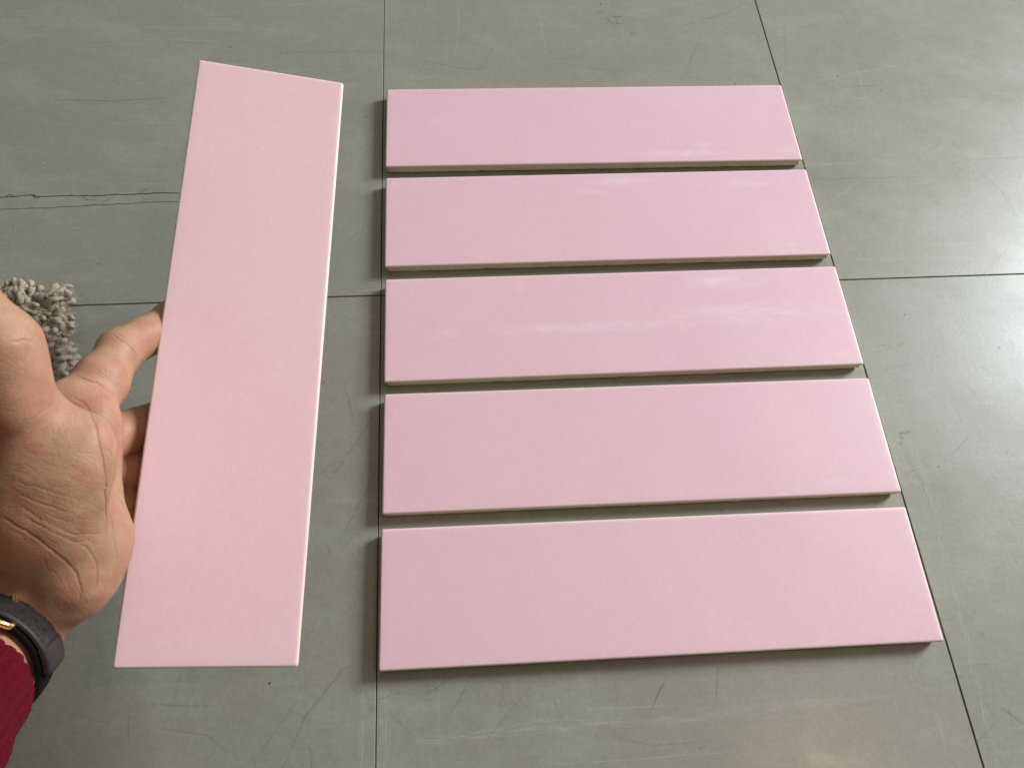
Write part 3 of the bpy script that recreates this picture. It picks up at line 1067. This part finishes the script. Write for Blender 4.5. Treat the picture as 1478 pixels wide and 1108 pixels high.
# loose wool fibres standing off the knit
V, Fc = [], []
for q in range(2600):
    s = S0 + random.random() ** 1.3 * 0.10
    th = random.uniform(0, 2 * math.pi)
    a = arm_pt(s, th, 0.0058)
    nrm = unit(arm_pt(s, th, 0.02) - a)
    dr = unit(nrm * random.uniform(0.2, 0.9) + np.random.RandomState(q).normal(0, 0.6, 3))
    Lh = random.uniform(0.0008, 0.0022)
    side = unit(np.cross(dr, nrm) + 1e-6) * 0.00005
    b = len(V)
    for pt in (a - side, a + side, a + dr * Lh):
        V.append(to_world(pt) - to_world(WR))
    Fc.append((b, b + 1, b + 2))
fz = mesh_obj('wool_fuzz', V, Fc, M_SLEEVE, sleeve)
fz['kind'] = 'stuff'

# ------------------------------------------------------------------ wristwatch
M_STRAP = mat_plain('black_leather', (0.016, 0.014, 0.013), 0.5, 0, 500, 0.45, 0.0003, (0.030, 0.026, 0.024), spec=0.35)
M_HOLE = mat_plain('strap_hole_black', (0.004, 0.004, 0.004), 0.9)
M_THREAD = mat_plain('black_thread', (0.008, 0.008, 0.008), 0.8)
M_GOLD = mat_plain('polished_gold', (0.95, 0.72, 0.36), 0.16, 1.0, 90, 0.05, 0.0002)
SW0 = 0.0200                # axial centre of the strap
watch = empty('wristwatch', tuple(to_world(WR + ADIR * SW0)))
tag(watch, 'black leather watch strap with punched holes and gold buckle around the wrist', 'wristwatch')
WO = to_world(WR + ADIR * SW0)


def strap_pt(th, s, ex):
    """th: angle round the wrist, s: axial from strap centre, ex: outward from the strap's inner face"""
    ra, rb = 0.0245 + ex, 0.0206 + ex
    return WR + ADIR * (SW0 + s) + E1 * ra * math.cos(th) + E2 * rb * math.sin(th)


def strap_band(name, th0, th1, w, ex0, th_in, bulge=0.0, n=90, parent=watch, mat=M_STRAP, end_round=0.0):
    V, Fc = [], []
    hw = w / 2
    e = 0.0005
    sec = [(-hw + e, 0), (-hw, e), (-hw, th_in - e), (-hw + e, th_in), (-hw * 0.5, th_in + 0.0003), (0, th_in + 0.0004), (hw * 0.5, th_in + 0.0003), (hw - e, th_in),
           (hw, th_in - e), (hw, e), (hw - e, 0)]
    k = len(sec)
    for i in range(n + 1):
        t = i / n
        th = th0 + (th1 - th0) * t
        f = 1.0
        if end_round and t > 1 - end_round:
            q = (t - 1 + end_round) / end_round
            f = math.sqrt(max(0.03, 1 - q * q))
        ex = ex0 + bulge * math.sin(math.pi * t)
        for s, x in sec:
            V.append(to_world(strap_pt(th, s * f, ex + x)) - WO)
    for i in range(n):
        for j in range(k):
            Fc.append((i * k + j, i * k + (j + 1) % k, (i + 1) * k + (j + 1) % k, (i + 1) * k + j))
    Fc.append(tuple(range(k))[::-1])
    Fc.append(tuple(n * k + j for j in range(k)))
    o = mesh_obj(name, V, Fc, mat, parent)
    bm = bmesh.new()
    bm.from_mesh(o.data)
    bmesh.ops.recalc_face_normals(bm, faces=bm.faces)
    bm.to_mesh(o.data)
    bm.free()
    return o


R_ = math.radians
M_LINING = mat_plain('dark_strap_lining', (0.006, 0.005, 0.005), 0.9, 0, 500, 0.3, 0.0003, spec=0.12)
lower = strap_band('strap', R_(-110), R_(88), 0.0150, 0.0004, 0.0024, mat=M_LINING)
tail = strap_band('strap_tail', R_(235), R_(20), 0.0150, 0.0031, 0.0019, 0.0003, n=150, end_round=0.05)
keeper = strap_band('strap_loop', R_(31), R_(10), 0.0156, 0.0030, 0.0026, n=16)
hole_mesh = None
for th in (88, 74, 62, 51, 41):
    c = strap_pt(R_(th), 0, 0.0054 + 0.0003 * math.sin(math.pi * (235 - th) / 215) + 0.00008)
    t1 = unit(strap_pt(R_(th + 1), 0, 0.005) - strap_pt(R_(th - 1), 0, 0.005))
    nr = unit(np.cross(t1, ADIR))
    if nr @ (c - (WR + ADIR * SW0)) < 0:
        nr = -nr
    ring_n = 14
    V = []
    for rr, up in ((0.00085, 0.00002), (0.00070, 0.00010), (0.00055, 0.00004)):
        for j in range(ring_n):
            a = 2 * math.pi * j / ring_n
            V.append(to_world(c + t1 * rr * math.cos(a) + ADIR * rr * math.sin(a) + nr * up) - WO)
    Fc = [(i * ring_n + j, i * ring_n + (j + 1) % ring_n, (i + 1) * ring_n + (j + 1) % ring_n, (i + 1) * ring_n + j) for i in (0, 1) for j in range(ring_n)]
    Fc.append(tuple(2 * ring_n + j for j in range(ring_n)))
    h_ = mesh_obj('strap_hole', V, Fc, M_HOLE, tail)


def tube(pts, r, n=8, closed=False, up=(0.13, 0.22, 0.97)):
    V, Fc = [], []
    pts = [np.array(p) for p in pts]
    m = len(pts)
    up = np.array(up)
    for i, p in enumerate(pts):
        a = pts[(i - 1) % m] if (closed or i > 0) else p
        b = pts[(i + 1) % m] if (closed or i < m - 1) else p
        t = unit(b - a)
        x = unit(np.cross(t, up))
        y = np.cross(t, x)
        rr = r[i] if hasattr(r, '__len__') else r
        for j in range(n):
            an = 2 * math.pi * j / n
            V.append(p + rr * (x * math.cos(an) + y * math.sin(an)))
    for i in range(m if closed else m - 1):
        for j in range(n):
            Fc.append((i * n + j, i * n + (j + 1) % n, ((i + 1) % m) * n + (j + 1) % n, ((i + 1) % m) * n + j))
    if not closed:
        Fc.append(tuple(range(n))[::-1])
        Fc.append(tuple((m - 1) * n + j for j in range(n)))
    return V, Fc


# stitching: short threads along both edges of the tail
V, Fc = [], []
for sgn in (-1, 1):
    th = 200
    while th > 36:
        a = strap_pt(R_(th), sgn * 0.0057, 0.00515 + 0.0003 * math.sin(math.pi * (235 - th) / 215))
        b = strap_pt(R_(th - 3.2), sgn * 0.0057, 0.00515 + 0.0003 * math.sin(math.pi * (238.2 - th) / 215))
        v, f = tube([a, (a + b) / 2 + unit(a - WR) * 0.0001, b], 0.00022, 5)
        o_ = len(V)
        V += [to_world(x) - WO for x in v]
        Fc += [tuple(k + o_ for k in t) for t in f]
        th -= 5.2
st = mesh_obj('stitching', V, Fc, M_THREAD, tail)
st['kind'] = 'stuff'
# gold buckle frame and prong
bp_ = [strap_pt(R_(th), s, ex) for th, s, ex in ((77, -0.0083, 0.0080), (88, -0.0086, 0.0088), (101, -0.0086, 0.0084), (104, 0.0, 0.0078),
                                                 (101, 0.0100, 0.0060), (84, 0.0100, 0.0040), (58, 0.0098, 0.0032), (66, 0.0, 0.0024))]
for _ in range(3):      # round the corners of the frame
    bp_ = [q for a, b in zip(bp_, bp_[1:] + bp_[:1]) for q in (a * 0.78 + b * 0.22, a * 0.22 + b * 0.78)]
v, f = tube(bp_, 0.0013, 10, True, E2)
buckle = mesh_obj('buckle', [to_world(x) - WO for x in v], f, M_GOLD, watch)
v, f = tube([strap_pt(R_(104), 0, 0.0076), strap_pt(R_(96), 0, 0.0080), strap_pt(R_(88), 0, 0.0066)], [0.0009, 0.0008, 0.0006], 8)
mesh_obj('buckle_prong', [to_world(x) - WO for x in v], f, M_GOLD, buckle)
# watch case on the back of the wrist, away from the camera
V, Fc = [], []
cc = strap_pt(R_(-90), 0, 0.0045)
dn = unit(strap_pt(R_(-90), 0, 0.02) - strap_pt(R_(-90), 0, 0.0))
prof = [(0.0005, -0.004), (0.0150, -0.004), (0.0168, -0.002), (0.0168, 0.002), (0.0150, 0.0036), (0.0140, 0.0036), (0.0135, 0.0030), (0.0005, 0.0030)]
for r_, hgt in prof:
    for j in range(40):
        a = 2 * math.pi * j / 40
        V.append(to_world(cc + dn * hgt + E1 * r_ * math.cos(a) + ADIR * r_ * math.sin(a)) - WO)
for i in range(len(prof) - 1):
    for j in range(40):
        Fc.append((i * 40 + j, i * 40 + (j + 1) % 40, (i + 1) * 40 + (j + 1) % 40, (i + 1) * 40 + j))
mesh_obj('watch_case', V, Fc, M_GOLD, watch)

# ------------------------------------------------------------------ shaggy rug corner
M_YARN = mat_plain('taupe_wool_yarn', (0.36, 0.305, 0.225), 0.95, 0, 900, 0.7, 0.0005, (0.56, 0.49, 0.385), spec=0.1)
M_BACK = mat_plain('rug_backing', (0.12, 0.10, 0.08), 0.95, 0, 400, 0.5, 0.0005)
RC = np.array([-0.2545, 0.2815])
dL, dD = unit(np.array([-1.0, 0.03])), unit(np.array([0.36, -1.0]))
rug = empty('rug', (RC[0], RC[1], 0))
tag(rug, 'corner of a shaggy taupe yarn rug on the floor behind the thumb', 'rug')
bk = []
for a, b in ((0, 0), (0.20, 0), (0.20, 0.15), (0, 0.15)):
    p = dL * (a + 0.002) + dD * (b + 0.002)
    bk.append((p[0], p[1], 0.0006))
bk += [(x, y, 0.0030) for x, y, z in bk[:4]]
mesh_obj('backing', bk, [(3, 2, 1, 0), (4, 5, 6, 7), (0, 1, 5, 4), (1, 2, 6, 5), (2, 3, 7, 6), (3, 0, 4, 7)], M_BACK, rug, smooth=False)


def yarn_mesh(seed):
    rs = np.random.RandomState(seed)
    L = rs.uniform(0.012, 0.018)
    n = 13
    lean = rs.uniform(0.75, 1.35)
    path = []
    p = np.zeros(3)
    az = 0.0
    for i in range(n):
        t = i / (n - 1)
        path.append(p.copy())
        el = math.radians(85 - 105 * lean * t ** 1.2)
        az += rs.normal(0, 0.16)
        p = p + rs.normal(0, 0.00035, 3)
        p = p + L / n * np.array([math.cos(el) * math.cos(az), math.cos(el) * math.sin(az), math.sin(el)])
    V, Fc = [], []
    path = np.array(path)
    tan = np.gradient(path, axis=0)
    for ply in range(2):
        pts, rr = [], []
        for i in range(n):
            t = unit(tan[i])
            x = unit(np.cross(t, [0.3, 1, 0.1]))
            y = np.cross(t, x)
            an = ply * math.pi + i / (n - 1) * 5.5
            sp = 0.00120 * (1 + (0.9 * max(0, i / (n - 1) - 0.75) * 4))
            pts.append(path[i] + sp * (x * math.cos(an) + y * math.sin(an)))
            rr.append(0.00155 * (1 + 0.28 * rs.randn()) * (0.65 if i == n - 1 else 1))
        v, f = tube(pts, rr, 7)
        b = len(V)
        V += v
        Fc += [tuple(k + b for k in q) for q in f]
    for q in range(420):
        i = rs.randint(1, n)
        c = path[i] + rs.normal(0, 0.0011, 3)
        d = unit(rs.normal(0, 1, 3) + unit(tan[i]) * 0.8)
        Lh = rs.uniform(0.001, 0.0034)
        sd = unit(np.cross(d, [0.2, 0.3, 1])) * 0.00011
        b = len(V)
        V += [c - sd, c + sd, c + d * Lh]
        Fc.append((b, b + 1, b + 2))
    o = mesh_obj('yarn_tuft', V, Fc, M_YARN, rug)
    return o


protos = [yarn_mesh(s) for s in range(8)]
spots = []
step = 0.0052
for ia in range(int(0.20 / step)):
    for ib in range(int(0.15 / step)):
        a, b = (ia + random.uniform(-0.4, 0.4)) * step, (ib + random.uniform(-0.4, 0.4)) * step
        spots.append((max(a, 0.001), max(b, 0.001)))
spots.sort(key=lambda s: s[0] * 1.0 + s[1] * 0.55)
rest = []
cnt = 0
for k, (a, b) in enumerate(spots):
    p = dL * a + dD * b
    edge_a, edge_b = a < 0.010, b < 0.010
    if edge_a and not edge_b:
        ang = random.gauss(-0.1, 0.55)
    elif edge_b and not edge_a:
        ang = random.gauss(1.35, 0.55)
    elif edge_a and edge_b:
        ang = random.gauss(0.6, 0.5)
    else:
        ang = random.uniform(-math.pi, math.pi)
    loc = (p[0], p[1], 0.0020 + random.uniform(0, 0.002))
    rot = (random.uniform(-0.25, 0.25), random.uniform(-0.25, 0.25), ang)
    scl = random.uniform(1.0, 1.4)
    if k < 280:
        o = protos[k] if k < 8 else protos[k % 8].copy()
        if k >= 8:
            C.objects.link(o)
            o.parent = rug
        o.location, o.rotation_euler, o.scale = loc, rot, (scl,) * 3
    else:
        rest.append((k % 8, loc, rot, scl))
from mathutils import Euler
VV, FF = [], []
off = 0
cache = []
for pr in protos:
    vs_ = np.array([v.co[:] for v in pr.data.vertices])
    fs_ = [tuple(p.vertices) for p in pr.data.polygons if len(p.vertices) != 3]
    cache.append((vs_, fs_))
for k, loc, rot, scl in rest:
    Rm = np.array(Euler(rot).to_matrix())
    vs_, fs_ = cache[k]
    VV.append(vs_ * scl @ Rm.T + np.array(loc))
    FF += [tuple(i + off for i in f) for f in fs_]
    off += len(vs_)
pile = mesh_obj('pile', np.concatenate(VV), FF, M_YARN, rug)
pile['kind'] = 'stuff'
